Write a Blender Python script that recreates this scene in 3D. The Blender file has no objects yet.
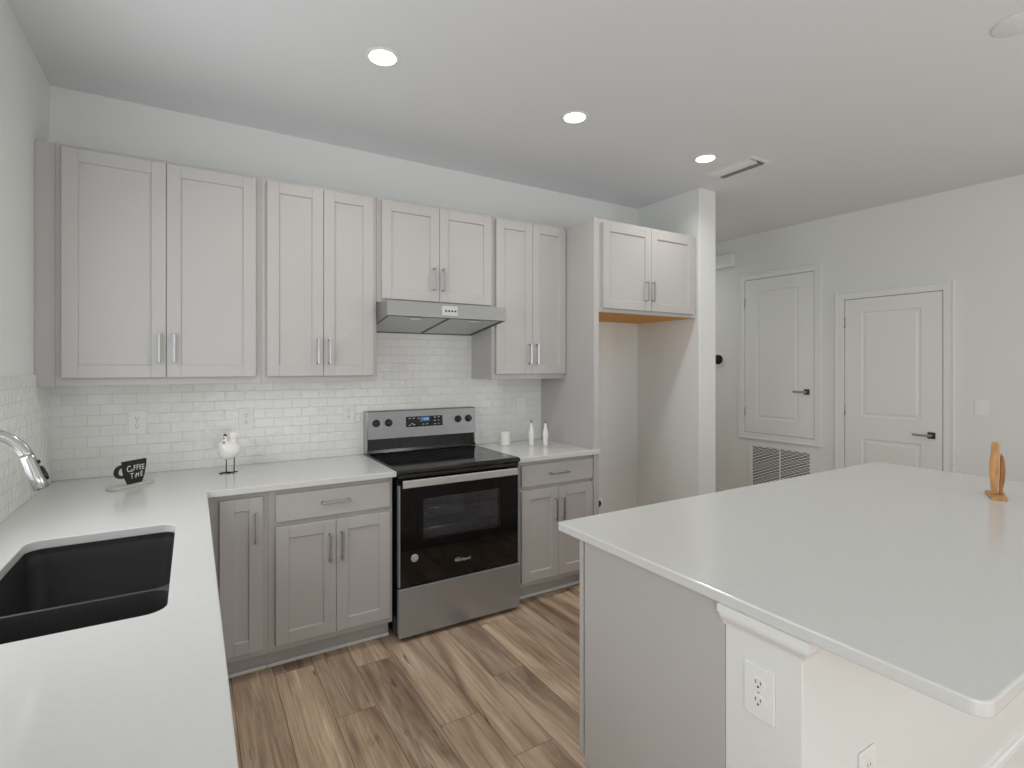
import bpy, bmesh, math, random
from mathutils import Vector, Matrix
R = math.radians
PI = math.pi
S = bpy.context.scene
COL = S.collection
random.seed(7)
CEIL = 2.848

# ------------------------------------------------------------------ camera
cd = bpy.data.cameras.new('camera')
cd.sensor_width = 36.0
cd.lens = 527.0 / 1024.0 * 36.0
cd.shift_y = (365.8 - 384.0) / 1024.0
cd.clip_start = 0.02
cam = bpy.data.objects.new('camera', cd)
COL.objects.link(cam)
cam.location = (0.596, -3.371, 1.477)
cam.rotation_euler = (R(90), 0, R(-31.23))
S.camera = cam

# ------------------------------------------------------------------ view, sky
S.view_settings.view_transform = 'Standard'
S.view_settings.look = 'None'
S.view_settings.gamma = 1.0
S.view_settings.use_curve_mapping = False
S.view_settings.exposure = -0.03
S.cycles.use_denoising = True
S.cycles.max_bounces = 10
S.cycles.diffuse_bounces = 6
S.cycles.sample_clamp_indirect = 6.0
W = bpy.data.worlds.new('world')
S.world = W
W.use_nodes = True
W.node_tree.nodes['Background'].inputs[0].default_value = (0.95, 0.98, 1.0, 1)
W.node_tree.nodes['Background'].inputs[1].default_value = 0.6


def window_light(name, loc, rot, sx, sy, power):
    """area lamp at a window opening"""
    l = bpy.data.lights.new(name, 'AREA')
    l.shape = 'RECTANGLE'
    l.size, l.size_y, l.energy = sx, sy, power
    l.color = (0.97, 0.985, 1.0)
    o = bpy.data.objects.new(name, l)
    o.location, o.rotation_euler = loc, rot
    COL.objects.link(o)
    return o


WIN_POWER, REAR_POWER, UPLIGHT_POWER, SIDE_POWER, RIGHT_POWER, LAMP_POWER = 11.8, 0.5, 35.0, 38.0, 35.0, 3.8
window_light('daylight_sink_window', (-0.09, -1.5, 1.68), (0, R(-90), 0), 1.1, 1.06, WIN_POWER)
window_light('daylight_patio_door', (2.6, -7.45, 1.15), (R(90), 0, 0), 3.4, 2.1, REAR_POWER)
window_light('added_patio_uplight', (2.6, -7.45, 0.75), (R(90 + 32), 0, 0), 3.4, 1.3, UPLIGHT_POWER)  # added uplight, tilted to brighten the ceiling and right wall
window_light('added_side_window_light', (-0.09, -4.7, 1.55), (0, R(-90), 0), 1.5, 1.8, SIDE_POWER)  # added window light, positioned to brighten the right wall and ceiling
window_light('added_right_window_light', (5.86, -5.05, 1.55), (0, R(90), R(2.17)), 1.5, 1.8, RIGHT_POWER)  # made-up window, put in so the left wall gets light

# ------------------------------------------------------------------ materials


def lin(c):
    c /= 255.0
    return c / 12.92 if c <= 0.04045 else ((c + 0.055) / 1.055) ** 2.4


def rgb(r, g, b):
    return (lin(r), lin(g), lin(b), 1)


def nd(nt, t, **kw):
    n = nt.nodes.new(t)
    for k, v in kw.items():
        setattr(n, k, v)
    return n


def mat(name, col, rough=0.5, metal=0.0, bump=None, vary=None, spec=0.5, emit=None, coat=0.0, aniso=None):
    """principled material; bump=(scale, strength, detail); vary=(scale, amount)"""
    m = bpy.data.materials.new(name)
    m.use_nodes = True
    nt = m.node_tree
    b = nt.nodes['Principled BSDF']
    b.inputs['Base Color'].default_value = col
    b.inputs['Roughness'].default_value = rough
    b.inputs['Metallic'].default_value = metal
    b.inputs['Specular IOR Level'].default_value = spec
    b.inputs['Coat Weight'].default_value = coat
    tc = nd(nt, 'ShaderNodeTexCoord')
    if bump:
        n = nd(nt, 'ShaderNodeTexNoise')
        n.inputs['Scale'].default_value = bump[0]
        n.inputs['Detail'].default_value = bump[2] if len(bump) > 2 else 3
        nt.links.new(tc.outputs['Object'], n.inputs['Vector'])
        k = nd(nt, 'ShaderNodeBump')
        k.inputs['Strength'].default_value = bump[1]
        k.inputs['Distance'].default_value = 0.002
        nt.links.new(n.outputs['Fac'], k.inputs['Height'])
        nt.links.new(k.outputs['Normal'], b.inputs['Normal'])
    if vary:
        n = nd(nt, 'ShaderNodeTexNoise')
        n.inputs['Scale'].default_value = vary[0]
        n.inputs['Detail'].default_value = 4
        src = tc.outputs['Object']
        if aniso:
            mp = nd(nt, 'ShaderNodeMapping')
            mp.inputs['Scale'].default_value = aniso
            nt.links.new(src, mp.inputs['Vector'])
            src = mp.outputs['Vector']
        nt.links.new(src, n.inputs['Vector'])
        r = nd(nt, 'ShaderNodeValToRGB')
        f = vary[1]
        r.color_ramp.elements[0].position = 0.3
        r.color_ramp.elements[1].position = 0.7
        r.color_ramp.elements[0].color = (col[0] * (1 - f), col[1] * (1 - f), col[2] * (1 - f), 1)
        r.color_ramp.elements[1].color = (min(1, col[0] * (1 + f)), min(1, col[1] * (1 + f)), min(1, col[2] * (1 + f)), 1)
        nt.links.new(n.outputs['Fac'], r.inputs['Fac'])
        nt.links.new(r.outputs['Color'], b.inputs['Base Color'])
    if emit:
        b.inputs['Emission Color'].default_value = emit[0]
        b.inputs['Emission Strength'].default_value = emit[1]
    return m


M = {}
M['wall'] = mat('wall_paint', rgb(230, 232, 230), 0.7, bump=(260, 0.25, 4), spec=0.25)
M['ceil'] = mat('ceiling_paint', rgb(230, 233, 236), 0.85, bump=(120, 0.35, 5), spec=0.2)
M['trim'] = mat('white_trim_paint', rgb(233, 235, 233), 0.4, bump=(40, 0.03), spec=0.4)
M['cab'] = mat('greige_cabinet_paint', rgb(190, 188, 186), 0.38, bump=(90, 0.03), vary=(3, 0.015), spec=0.4)
M['cab_in'] = mat('cabinet_raw_board', rgb(222, 152, 36), 0.55, vary=(6, 0.12), aniso=(1, 12, 12))
M['quartz'] = mat('white_quartz', rgb(214, 215, 213), 0.16, vary=(45, 0.012), spec=0.5)
M['nickel'] = mat('satin_nickel', rgb(182, 184, 188), 0.28, 1.0, vary=(60, 0.05))
M['darknickel'] = mat('dark_nickel', rgb(90, 86, 84), 0.3, 1.0, vary=(60, 0.05))
M['steel'] = mat('brushed_steel', rgb(186, 195, 206), 0.36, 0.95, vary=(8, 0.07), aniso=(90, 1, 1))
M['chrome'] = mat('polished_faucet_steel', rgb(198, 198, 198), 0.2, 1.0, vary=(30, 0.04))
M['steelb'] = mat('bright_handle_steel', rgb(206, 206, 204), 0.36, 0.55, vary=(8, 0.05), aniso=(1, 60, 60))
M['steelp'] = mat('control_panel_steel', rgb(150, 150, 151), 0.38, 0.9, vary=(8, 0.07), aniso=(1, 60, 60))
M['steelh'] = mat('brushed_steel_hood', rgb(164, 164, 162), 0.42, 0.7, vary=(8, 0.07), aniso=(1, 60, 60))
M['black'] = mat('black_enamel', rgb(24, 24, 25), 0.25, bump=(30, 0.02))
M['blackglass'] = mat('black_glass', rgb(13, 13, 14), 0.045, vary=(4, 0.05), spec=0.5)
M['cooktop'] = mat('black_ceramic_cooktop', rgb(17, 17, 18), 0.09, vary=(300, 0.4), spec=0.5)
M['burner'] = mat('burner_mark_grey', rgb(70, 70, 72), 0.2, vary=(90, 0.1))
M['knob'] = mat('black_knob_plastic', rgb(22, 22, 23), 0.3, bump=(60, 0.03))
M['cavity'] = mat('oven_cavity_enamel', rgb(205, 205, 206), 0.4, vary=(20, 0.15))
M['rack'] = mat('oven_rack_wire', rgb(190, 190, 190), 0.3, 1.0, vary=(30, 0.05))
M['sink'] = mat('black_composite_sink', rgb(50, 50, 51), 0.36, bump=(700, 0.3), vary=(500, 0.35))
M['plastic'] = mat('white_plastic', rgb(238, 239, 237), 0.35, bump=(50, 0.01))
M['slot'] = mat('dark_slot', rgb(35, 33, 32), 0.5, bump=(50, 0.01))
M['blackplastic'] = mat('black_plastic', rgb(18, 18, 19), 0.25, bump=(50, 0.01))
M['lens'] = mat('lamp_lens', rgb(255, 255, 255), 0.5, bump=(50, 0.01), emit=((1, 0.985, 0.96, 1), 6.0))
M['filter'] = mat('hood_filter_mesh', rgb(205, 209, 211), 0.5, 0.2, vary=(400, 0.25))
M['bluefilm'] = mat('blue_grey_hood_edge', rgb(62, 82, 94), 0.4, 0.4, bump=(50, 0.01))
M['ventdark'] = mat('vent_interior', rgb(58, 58, 58), 0.7, bump=(50, 0.02))
M['signblack'] = mat('chalkboard_black', rgb(28, 27, 26), 0.6, bump=(120, 0.1))
M['signwhite'] = mat('sign_lettering', rgb(235, 235, 232), 0.6, bump=(120, 0.05))
M['woodwhite'] = mat('whitewashed_wood', rgb(196, 192, 184), 0.5, vary=(25, 0.08), aniso=(1, 12, 1))
M['ceramic'] = mat('white_glazed_ceramic', rgb(238, 237, 233), 0.15, bump=(20, 0.02), coat=0.3)
M['darkmetal'] = mat('dark_metal_wire', rgb(48, 44, 40), 0.4, 0.8, bump=(50, 0.02))
M['redbrown'] = mat('bird_comb_brown', rgb(82, 62, 56), 0.5, bump=(50, 0.02))
M['cork'] = mat('bottle_stopper', rgb(150, 142, 130), 0.6, vary=(80, 0.15))
M['olive'] = mat('carved_olive_wood', rgb(196, 146, 90), 0.42, vary=(22, 0.3), aniso=(3, 3, 0.6))
M['olivedark'] = mat('dark_olive_wood', rgb(168, 112, 58), 0.42, vary=(22, 0.3), aniso=(3, 3, 0.6))
M['display'] = mat('clock_display', rgb(20, 40, 62), 0.2, bump=(50, 0.01), emit=((0.05, 0.14, 0.27, 1), 0.5))
M['digit'] = mat('clock_digits', rgb(120, 180, 230), 0.3, bump=(50, 0.01), emit=((0.35, 0.6, 0.85, 1), 0.7))
M['legend'] = mat('panel_legend', rgb(200, 200, 200), 0.4, bump=(50, 0.01))
M['sticker'] = mat('silver_sticker', rgb(200, 202, 202), 0.35, vary=(300, 0.2))


def oven_glass():
    m = bpy.data.materials.new('tinted_oven_glass')
    m.use_nodes = True
    nt = m.node_tree
    nt.nodes.remove(nt.nodes['Principled BSDF'])
    t = nd(nt, 'ShaderNodeBsdfTransparent')
    t.inputs[0].default_value = (0.88, 0.88, 0.89, 1)
    g = nd(nt, 'ShaderNodeBsdfGlossy')
    g.inputs['Roughness'].default_value = 0.04
    f = nd(nt, 'ShaderNodeFresnel')
    x = nd(nt, 'ShaderNodeMixShader')
    nt.links.new(f.outputs[0], x.inputs[0])
    nt.links.new(t.outputs[0], x.inputs[1])
    nt.links.new(g.outputs[0], x.inputs[2])
    nt.links.new(x.outputs[0], nt.nodes['Material Output'].inputs[0])
    return m


M['ovenglass'] = oven_glass()


def tile_mat(name, axis):
    """hand-made white 2x4 subway tile; axis = the world axis that runs along the wall"""
    m = bpy.data.materials.new(name)
    m.use_nodes = True
    nt = m.node_tree
    L = nt.links.new
    b = nt.nodes['Principled BSDF']
    tc = nd(nt, 'ShaderNodeTexCoord')
    sp = nd(nt, 'ShaderNodeSeparateXYZ')
    cb = nd(nt, 'ShaderNodeCombineXYZ')
    L(tc.outputs['Object'], sp.inputs[0])
    ax = nd(nt, 'ShaderNodeMath', operation='ADD')
    ax.inputs[1].default_value = 10 * 0.101 - 0.044
    L(sp.outputs[axis], ax.inputs[0])
    az = nd(nt, 'ShaderNodeMath', operation='ADD')
    az.inputs[1].default_value = 0.0535 * 26 - 1.334
    L(sp.outputs['Z'], az.inputs[0])
    L(ax.outputs[0], cb.inputs[0])
    L(az.outputs[0], cb.inputs[1])
    br = nd(nt, 'ShaderNodeTexBrick')
    br.inputs['Scale'].default_value = 1.0
    br.inputs['Brick Width'].default_value = 0.101
    br.inputs['Row Height'].default_value = 0.0535
    br.inputs['Mortar Size'].default_value = 0.0016
    br.inputs['Mortar Smooth'].default_value = 0.3
    br.inputs['Color1'].default_value = rgb(239, 239, 236)
    br.inputs['Color2'].default_value = rgb(234, 234, 231)
    br.inputs['Mortar'].default_value = rgb(226, 226, 222)
    L(cb.outputs[0], br.inputs['Vector'])
    L(br.outputs['Color'], b.inputs['Base Color'])
    b.inputs['Roughness'].default_value = 0.13
    n = nd(nt, 'ShaderNodeTexNoise')
    n.inputs['Scale'].default_value = 28
    n.inputs['Detail'].default_value = 2
    L(tc.outputs['Object'], n.inputs['Vector'])
    k1 = nd(nt, 'ShaderNodeBump')
    k1.inputs['Strength'].default_value = 0.6
    k1.inputs['Distance'].default_value = 0.004
    L(n.outputs['Fac'], k1.inputs['Height'])
    k2 = nd(nt, 'ShaderNodeBump', invert=True)
    k2.inputs['Strength'].default_value = 0.8
    k2.inputs['Distance'].default_value = 0.0015
    L(br.outputs['Fac'], k2.inputs['Height'])
    L(k1.outputs['Normal'], k2.inputs['Normal'])
    L(k2.outputs['Normal'], b.inputs['Normal'])
    return m


M['tile_x'] = tile_mat('subway_tile_back', 'X')
M['tile_y'] = tile_mat('subway_tile_left', 'Y')


def floor_mat():
    m = bpy.data.materials.new('vinyl_plank')
    m.use_nodes = True
    nt = m.node_tree
    L = nt.links.new
    b = nt.nodes['Principled BSDF']
    b.inputs['Roughness'].default_value = 0.42
    uv = nd(nt, 'ShaderNodeUVMap', uv_map='plank')
    at = nd(nt, 'ShaderNodeAttribute', attribute_name='tone')
    sp = nd(nt, 'ShaderNodeSeparateXYZ')
    L(uv.outputs[0], sp.inputs[0])
    tone = nd(nt, 'ShaderNodeSeparateColor')
    L(at.outputs['Color'], tone.inputs[0])
    # grain coordinates: stretched along the plank, shifted per plank
    off = nd(nt, 'ShaderNodeMath', operation='MULTIPLY')
    off.inputs[1].default_value = 57.0
    L(tone.outputs[0], off.inputs[0])

    def grain(sx, sy, detail, dist, rough=0.6):
        cb = nd(nt, 'ShaderNodeCombineXYZ')
        a = nd(nt, 'ShaderNodeMath', operation='MULTIPLY')
        a.inputs[1].default_value = sx
        c = nd(nt, 'ShaderNodeMath', operation='MULTIPLY')
        c.inputs[1].default_value = sy
        L(sp.outputs[0], a.inputs[0])
        L(sp.outputs[1], c.inputs[0])
        L(a.outputs[0], cb.inputs[0])
        L(c.outputs[0], cb.inputs[1])
        L(off.outputs[0], cb.inputs[2])
        n = nd(nt, 'ShaderNodeTexNoise')
        n.inputs['Scale'].default_value = 1.0
        n.inputs['Detail'].default_value = detail
        n.inputs['Roughness'].default_value = rough
        n.inputs['Distortion'].default_value = dist
        L(cb.outputs[0], n.inputs['Vector'])
        return n.outputs['Fac']
    broad = grain(11, 1.2, 4, 0.9)
    fine = grain(85, 2.6, 6, 0.5)
    knots = grain(24, 2.6, 3, 0.9)
    r1 = nd(nt, 'ShaderNodeValToRGB')
    e = r1.color_ramp.elements
    e[0].position, e[0].color = 0.28, rgb(146, 122, 102)
    e[1].position, e[1].color = 0.72, rgb(236, 215, 190)
    x = e.new(0.5)
    x.color = rgb(202, 178, 153)
    L(broad, r1.inputs['Fac'])
    r2 = nd(nt, 'ShaderNodeValToRGB')
    e = r2.color_ramp.elements
    e[0].position, e[0].color = 0.3, (0.56, 0.53, 0.50, 1)
    e[1].position, e[1].color = 0.65, (1.08, 1.08, 1.08, 1)
    L(fine, r2.inputs['Fac'])
    mx = nd(nt, 'ShaderNodeMix', data_type='RGBA', blend_type='MULTIPLY')
    mx.inputs['Factor'].default_value = 0.75
    L(r1.outputs['Color'], mx.inputs['A'])
    L(r2.outputs['Color'], mx.inputs['B'])
    r3 = nd(nt, 'ShaderNodeValToRGB')
    e = r3.color_ramp.elements
    e[0].position, e[0].color = 0.29, (0.34, 0.28, 0.24, 1)
    e[1].position, e[1].color = 0.375, (1, 1, 1, 1)
    L(knots, r3.inputs['Fac'])
    mk = nd(nt, 'ShaderNodeMix', data_type='RGBA', blend_type='MULTIPLY')
    mk.inputs['Factor'].default_value = 0.85
    L(mx.outputs['Result'], mk.inputs['A'])
    L(r3.outputs['Color'], mk.inputs['B'])
    # whole-plank tone
    r4 = nd(nt, 'ShaderNodeValToRGB')
    e = r4.color_ramp.elements
    e[0].position, e[0].color = 0.0, (0.76, 0.74, 0.73, 1)
    e[1].position, e[1].color = 1.0, (1.12, 1.08, 1.03, 1)
    L(tone.outputs[1], r4.inputs['Fac'])
    mt = nd(nt, 'ShaderNodeMix', data_type='RGBA', blend_type='MULTIPLY')
    mt.inputs['Factor'].default_value = 1.0
    L(mk.outputs['Result'], mt.inputs['A'])
    L(r4.outputs['Color'], mt.inputs['B'])
    L(mt.outputs['Result'], b.inputs['Base Color'])
    k = nd(nt, 'ShaderNodeBump')
    k.inputs['Strength'].default_value = 0.15
    k.inputs['Distance'].default_value = 0.001
    L(fine, k.inputs['Height'])
    L(k.outputs['Normal'], b.inputs['Normal'])
    return m


M['floor'] = floor_mat()
M['groove'] = mat('plank_joint', rgb(104, 84, 68), 0.7, vary=(30, 0.1))

# ------------------------------------------------------------------ mesh helpers


class MB:
    """collects shapes (world or local coordinates) into one mesh"""

    def __init__(self):
        self.bm = bmesh.new()

    def _take(self, t, smooth=False, mx=None):
        if mx is not None:
            bmesh.ops.transform(t, matrix=mx, verts=t.verts)
        for f in t.faces:
            if smooth:
                f.smooth = True
        me = bpy.data.meshes.new('t')
        t.to_mesh(me)
        t.free()
        self.bm.from_mesh(me)
        bpy.data.meshes.remove(me)
        return self

    def box(self, x0, x1, y0, y1, z0, z1, bev=0.0, seg=1, mx=None):
        t = bmesh.new()
        bmesh.ops.create_cube(t, size=1)
        for v in t.verts:
            v.co = ((x0 + x1) / 2 + v.co.x * (x1 - x0), (y0 + y1) / 2 + v.co.y * (y1 - y0), (z0 + z1) / 2 + v.co.z * (z1 - z0))
        if bev:
            bmesh.ops.bevel(t, geom=t.edges[:], offset=bev, segments=seg, affect='EDGES', profile=0.5)
        return self._take(t, False, mx)

    def prism(self, pts, axis, a0, a1, bev=0.0, mx=None, smooth=False):
        """outline pts extruded along axis: 'x' pts=(y,z); 'y' pts=(x,z); 'z' pts=(x,y)"""
        t = bmesh.new()

        def P(p, a):
            return {'x': (a, p[0], p[1]), 'y': (p[0], a, p[1]), 'z': (p[0], p[1], a)}[axis]
        A = [t.verts.new(P(p, a0)) for p in pts]
        B = [t.verts.new(P(p, a1)) for p in pts]
        t.faces.new(A)
        t.faces.new(B[::-1])
        n = len(pts)
        for i in range(n):
            f = t.faces.new((A[i], B[i], B[(i + 1) % n], A[(i + 1) % n]))
            f.smooth = smooth
        bmesh.ops.recalc_face_normals(t, faces=t.faces)
        if bev:
            ed = [e for e in t.edges if len(e.link_faces) == 2 and e.calc_face_angle(0) > R(40)]
            bmesh.ops.bevel(t, geom=ed, offset=bev, segments=2, affect='EDGES', profile=0.5)
        return self._take(t, False, mx)

    def slab(self, outer, holes, z0, z1, bev=0.0):
        """flat slab with rounded outlines and holes (undermount cut-outs)"""
        t = bmesh.new()
        ed = []
        for loop in [outer] + holes:
            vs = [t.verts.new((p[0], p[1], z0)) for p in loop]
            for i in range(len(vs)):
                ed.append(t.edges.new((vs[i], vs[(i + 1) % len(vs)])))
        bmesh.ops.triangle_fill(t, use_beauty=True, use_dissolve=False, edges=ed)
        r = bmesh.ops.extrude_face_region(t, geom=t.faces[:])
        for v in [g for g in r['geom'] if isinstance(g, bmesh.types.BMVert)]:
            v.co.z = z1
        bmesh.ops.recalc_face_normals(t, faces=t.faces)
        if bev:
            e2 = [e for e in t.edges if len(e.link_faces) == 2 and abs(e.verts[0].co.z - e.verts[1].co.z) < 1e-6 and e.calc_face_angle(0) > R(60)]
            bmesh.ops.bevel(t, geom=e2, offset=bev, segments=2, affect='EDGES', profile=0.5)
        return self._take(t)

    def lathe(self, prof, c, seg=32, mx=None, axis='z'):
        """prof = [(r, h)...] turned about a vertical axis through c"""
        t = bmesh.new()
        rings = []
        for r, h in prof:
            if r < 1e-6:
                rings.append([t.verts.new((0, 0, h))])
            else:
                rings.append([t.verts.new((r * math.cos(2 * PI * k / seg), r * math.sin(2 * PI * k / seg), h)) for k in range(seg)])
        for a, b in zip(rings, rings[1:]):
            for k in range(seg):
                k2 = (k + 1) % seg
                if len(a) == 1 and len(b) == 1:
                    continue
                if len(a) == 1:
                    f = t.faces.new((a[0], b[k], b[k2]))
                elif len(b) == 1:
                    f = t.faces.new((a[k], b[0], a[k2]))
                else:
                    f = t.faces.new((a[k], b[k], b[k2], a[k2]))
                f.smooth = True
        for rg, flip in ((rings[0], True), (rings[-1], False)):
            if len(rg) > 1:
                t.faces.new(rg[::-1] if flip else rg)
        bmesh.ops.recalc_face_normals(t, faces=t.faces)
        m = {'z': Matrix.Identity(4), 'y': Matrix.Rotation(R(90), 4, 'X'), 'x': Matrix.Rotation(R(90), 4, 'Y'), '-z': Matrix.Rotation(PI, 4, 'X')}[axis]
        m = Matrix.Translation(c) @ m
        if mx is not None:
            m = mx @ m
        return self._take(t, False, m)

    def tube(self, path, rad, seg=10, mx=None):
        """round tube along path; rad a number or one per point"""
        pts = [Vector(p) for p in path]
        if not isinstance(rad, (list, tuple)):
            rad = [rad] * len(pts)
        t = bmesh.new()
        rings = []
        ref = None
        for i, p in enumerate(pts):
            d = (pts[min(i + 1, len(pts) - 1)] - pts[max(i - 1, 0)]).normalized()
            if ref is None:
                ref = Vector((0, 0, 1)) if abs(d.z) < 0.9 else Vector((1, 0, 0))
            u = d.cross(ref)
            if u.length < 1e-4:
                u = d.orthogonal()
            u.normalize()
            w = u.cross(d).normalized()
            ref = w
            rings.append([t.verts.new(p + (u * math.cos(2 * PI * k / seg) + w * math.sin(2 * PI * k / seg)) * rad[i]) for k in range(seg)])
        for a, b in zip(rings, rings[1:]):
            for k in range(seg):
                f = t.faces.new((a[k], a[(k + 1) % seg], b[(k + 1) % seg], b[k]))
                f.smooth = True
        t.faces.new(rings[0][::-1])
        t.faces.new(rings[-1])
        bmesh.ops.recalc_face_normals(t, faces=t.faces)
        return self._take(t, False, mx)

    def ball(self, c, r, sx=1, sy=1, sz=1, mx=None, sub=3):
        t = bmesh.new()
        bmesh.ops.create_icosphere(t, subdivisions=sub, radius=r)
        for v in t.verts:
            v.co = (c[0] + v.co.x * sx, c[1] + v.co.y * sy, c[2] + v.co.z * sz)
        return self._take(t, True, mx)

    def build(self, name, m, parent=None, mat2=None):
        me = bpy.data.meshes.new(name)
        o = bpy.data.objects.new(name, me)
        COL.objects.link(o)
        if parent is not None:
            o.parent = parent
            base = parent
            while base is not None and base.get('_w') is None:
                base = base.parent
            world = base.get('_w') if base is not None else None
            if world is not None:
                bmesh.ops.translate(self.bm, verts=self.bm.verts, vec=-Vector(world[:]))
        self.bm.to_mesh(me)
        self.bm.free()
        me.materials.append(m)
        return o


def tag(o, label=None, cat=None, group=None, kind=None):
    if label:
        o['label'] = label
    if cat:
        o['category'] = cat
    if group:
        o['group'] = group
    if kind:
        o['kind'] = kind
    return o


def thing(name, loc, label=None, cat=None, group=None, rotz=0, kind=None):
    o = bpy.data.objects.new(name, None)
    o.empty_display_size = 0.05
    o.location = loc
    o.rotation_euler = (0, 0, rotz)
    COL.objects.link(o)
    return tag(o, label, cat, group, kind)


def copy_tree(o, parent=None):
    c = o.copy()
    COL.objects.link(c)
    if parent is not None:
        c.parent = parent
    for ch in o.children:
        copy_tree(ch, c)
    return c


def struct(o):
    o['kind'] = 'structure'
    return o


def text_mesh(body, size, depth, mx, name, m, parent):
    cu = bpy.data.curves.new('txt', 'FONT')
    cu.body = body
    cu.size = size
    cu.extrude = depth
    cu.align_x = 'CENTER'
    cu.align_y = 'CENTER'
    ob = bpy.data.objects.new('txt', cu)
    COL.objects.link(ob)
    dg = bpy.context.evaluated_depsgraph_get()
    me = bpy.data.meshes.new_from_object(ob.evaluated_get(dg))
    bpy.data.objects.remove(ob)
    bpy.data.curves.remove(cu)
    me.transform(mx)
    me.name = name
    me.materials.clear()
    me.materials.append(m)
    o = bpy.data.objects.new(name, me)
    COL.objects.link(o)
    o.parent = parent
    return o


def rrect4(x0, x1, y0, y1, rs, n=8):
    pts = []
    for (sx, sy, a), r in zip(((1, 1, 0), (-1, 1, 90), (-1, -1, 180), (1, -1, 270)), rs):
        cx, cy = (x1 - r if sx > 0 else x0 + r), (y1 - r if sy > 0 else y0 + r)
        for k in range(n + 1):
            t = R(a + 90 * k / n)
            pts.append((cx + r * math.cos(t), cy + r * math.sin(t)))
    return pts


def rrect(x0, x1, y0, y1, r, n=6):
    pts = []
    for cx, cy, a in ((x1 - r, y1 - r, 0), (x0 + r, y1 - r, 90), (x0 + r, y0 + r, 180), (x1 - r, y0 + r, 270)):
        for k in range(n + 1):
            t = R(a + 90 * k / n)
            pts.append((cx + r * math.cos(t), cy + r * math.sin(t)))
    return pts


# ------------------------------------------------------------------ room shell
RW_ANG = math.atan2(5.677 - 5.582, 2.505)      # the far right wall runs about two degrees off the kitchen's axes
RW_O = Vector((5.582, 0.457, 0))


def rw_root(name, s, z, label=None, cat=None, kind=None):
    """root on the right wall: local +x = along the wall towards the camera, local -y = out of the wall"""
    d = Vector((math.sin(RW_ANG), -math.cos(RW_ANG), 0))
    return thing(name, RW_O + d * s + Vector((0, 0, z)), label, cat, rotz=math.atan2(d.y, d.x), kind=kind)


def build_floor():
    bm = bmesh.new()
    uvl = bm.loops.layers.uv.new('plank')
    col = bm.loops.layers.float_color.new('tone')
    rnd = random.Random(3)
    w, ln, g = 0.1775, 1.22, 0.0012
    fixed = {0: -0.633, 1: -1.105, 2: -0.768, 3: -1.373, 4: -1.67, 5: -1.183, 6: -0.716}
    for k in range(-7, 29):
        x0 = 0.93 + w * k
        y = fixed.get(k, -rnd.random() * ln)
        y += ln * 2
        while y > -7.6:
            a, b = max(y - ln, -7.55), min(y, 1.7)
            if b > a:
                vs = [bm.verts.new(p) for p in ((x0 + g, a + g, 0), (x0 + w - g, a + g, 0), (x0 + w - g, b - g, 0), (x0 + g, b - g, 0))]
                f = bm.faces.new(vs)
                t1, t2 = rnd.random(), rnd.random()
                for lp, uv in zip(f.loops, ((0, 0), (w, 0), (w, ln), (0, ln))):
                    lp[uvl].uv = uv
                    lp[col] = (t1, t2, 0, 1)
            y -= ln
    # base under the joints
    vs = [bm.verts.new(p) for p in ((-0.15, -7.6, -0.001), (6.2, -7.6, -0.001), (6.2, 1.75, -0.001), (-0.15, 1.75, -0.001))]
    f = bm.faces.new(vs)
    f.material_index = 1
    vs = [bm.verts.new(p) for p in ((-0.15, -7.6, -0.1), (-0.15, 1.75, -0.1), (6.2, 1.75, -0.1), (6.2, -7.6, -0.1))]
    f = bm.faces.new(vs)
    f.material_index = 1
    me = bpy.data.meshes.new('floor')
    bm.to_mesh(me)
    bm.free()
    me.materials.append(M['floor'])
    me.materials.append(M['groove'])
    o = bpy.data.objects.new('floor', me)
    COL.objects.link(o)
    struct(o)


build_floor()
struct(MB().box(-0.15, 6.2, -7.6, 1.75, CEIL, CEIL + 0.1).build('ceiling', M['ceil']))
struct(MB().box(-0.12, 3.922, 0, 0.12, 0, CEIL).build('wall_back', M['wall']))
struct(MB().box(3.922, 4.118, -0.656, 1.6, 0, CEIL, 0.004).build('wall_alcove', M['wall']))
struct(MB().box(4.118, 5.75, 1.6, 1.72, 0, CEIL).build('wall_hall', M['wall']))
# left wall with the sink window and a side window added for its light, rear wall with the patio door (all out of frame)
wl = MB()
for y0, y1, z0, z1 in ((-0.96, 0.12, 0, CEIL), (-2.04, -0.96, 0, 1.12), (-2.04, -0.96, 2.24, CEIL), (-3.8, -2.04, 0, CEIL),
                       (-5.6, -3.8, 0, 0.8), (-5.6, -3.8, 2.3, CEIL), (-7.55, -5.6, 0, CEIL)):
    wl.box(-0.12, 0, y0, y1, z0, z1)
struct(wl.build('wall_left', M['wall']))
wr = MB()
for x0, x1, z0, z1 in ((-0.12, 0.9, 0, CEIL), (0.9, 4.3, 2.2, CEIL), (0.9, 4.3, 0, 0.02), (4.3, 6.2, 0, CEIL)):
    wr.box(x0, x1, -7.6, -7.48, z0, z1)
struct(wr.build('wall_rear', M['wall']))
t = rw_root('wall_right', 0, 0, kind='structure')
MB().box(-1.25, 4.6, 0, 0.12, 0, CEIL).box(4.6, 6.4, 0, 0.12, 0, 0.8).box(4.6, 6.4, 0, 0.12, 2.3, CEIL).box(6.4, 8.05, 0, 0.12, 0, CEIL).build('wall_panel', M['wall'], t)  # gap in the wall is the opening for the added right window
t = rw_root('baseboard_right', 0, 0, kind='structure')
MB().box(-1.13, 1.24, -0.014, -0.0005, 0, 0.13, 0.003).box(2.12, 7.9, -0.014, -0.0005, 0, 0.13, 0.003).build('board', M['trim'], t)
struct(MB().box(4.1185, 4.132, -0.65, 1.59, 0, 0.13, 0.003).build('baseboard_hall', M['trim']))
struct(MB().box(3.93, 4.11, -0.670, -0.6565, 0, 0.13, 0.003).build('baseboard_alcove', M['trim']))
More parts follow.
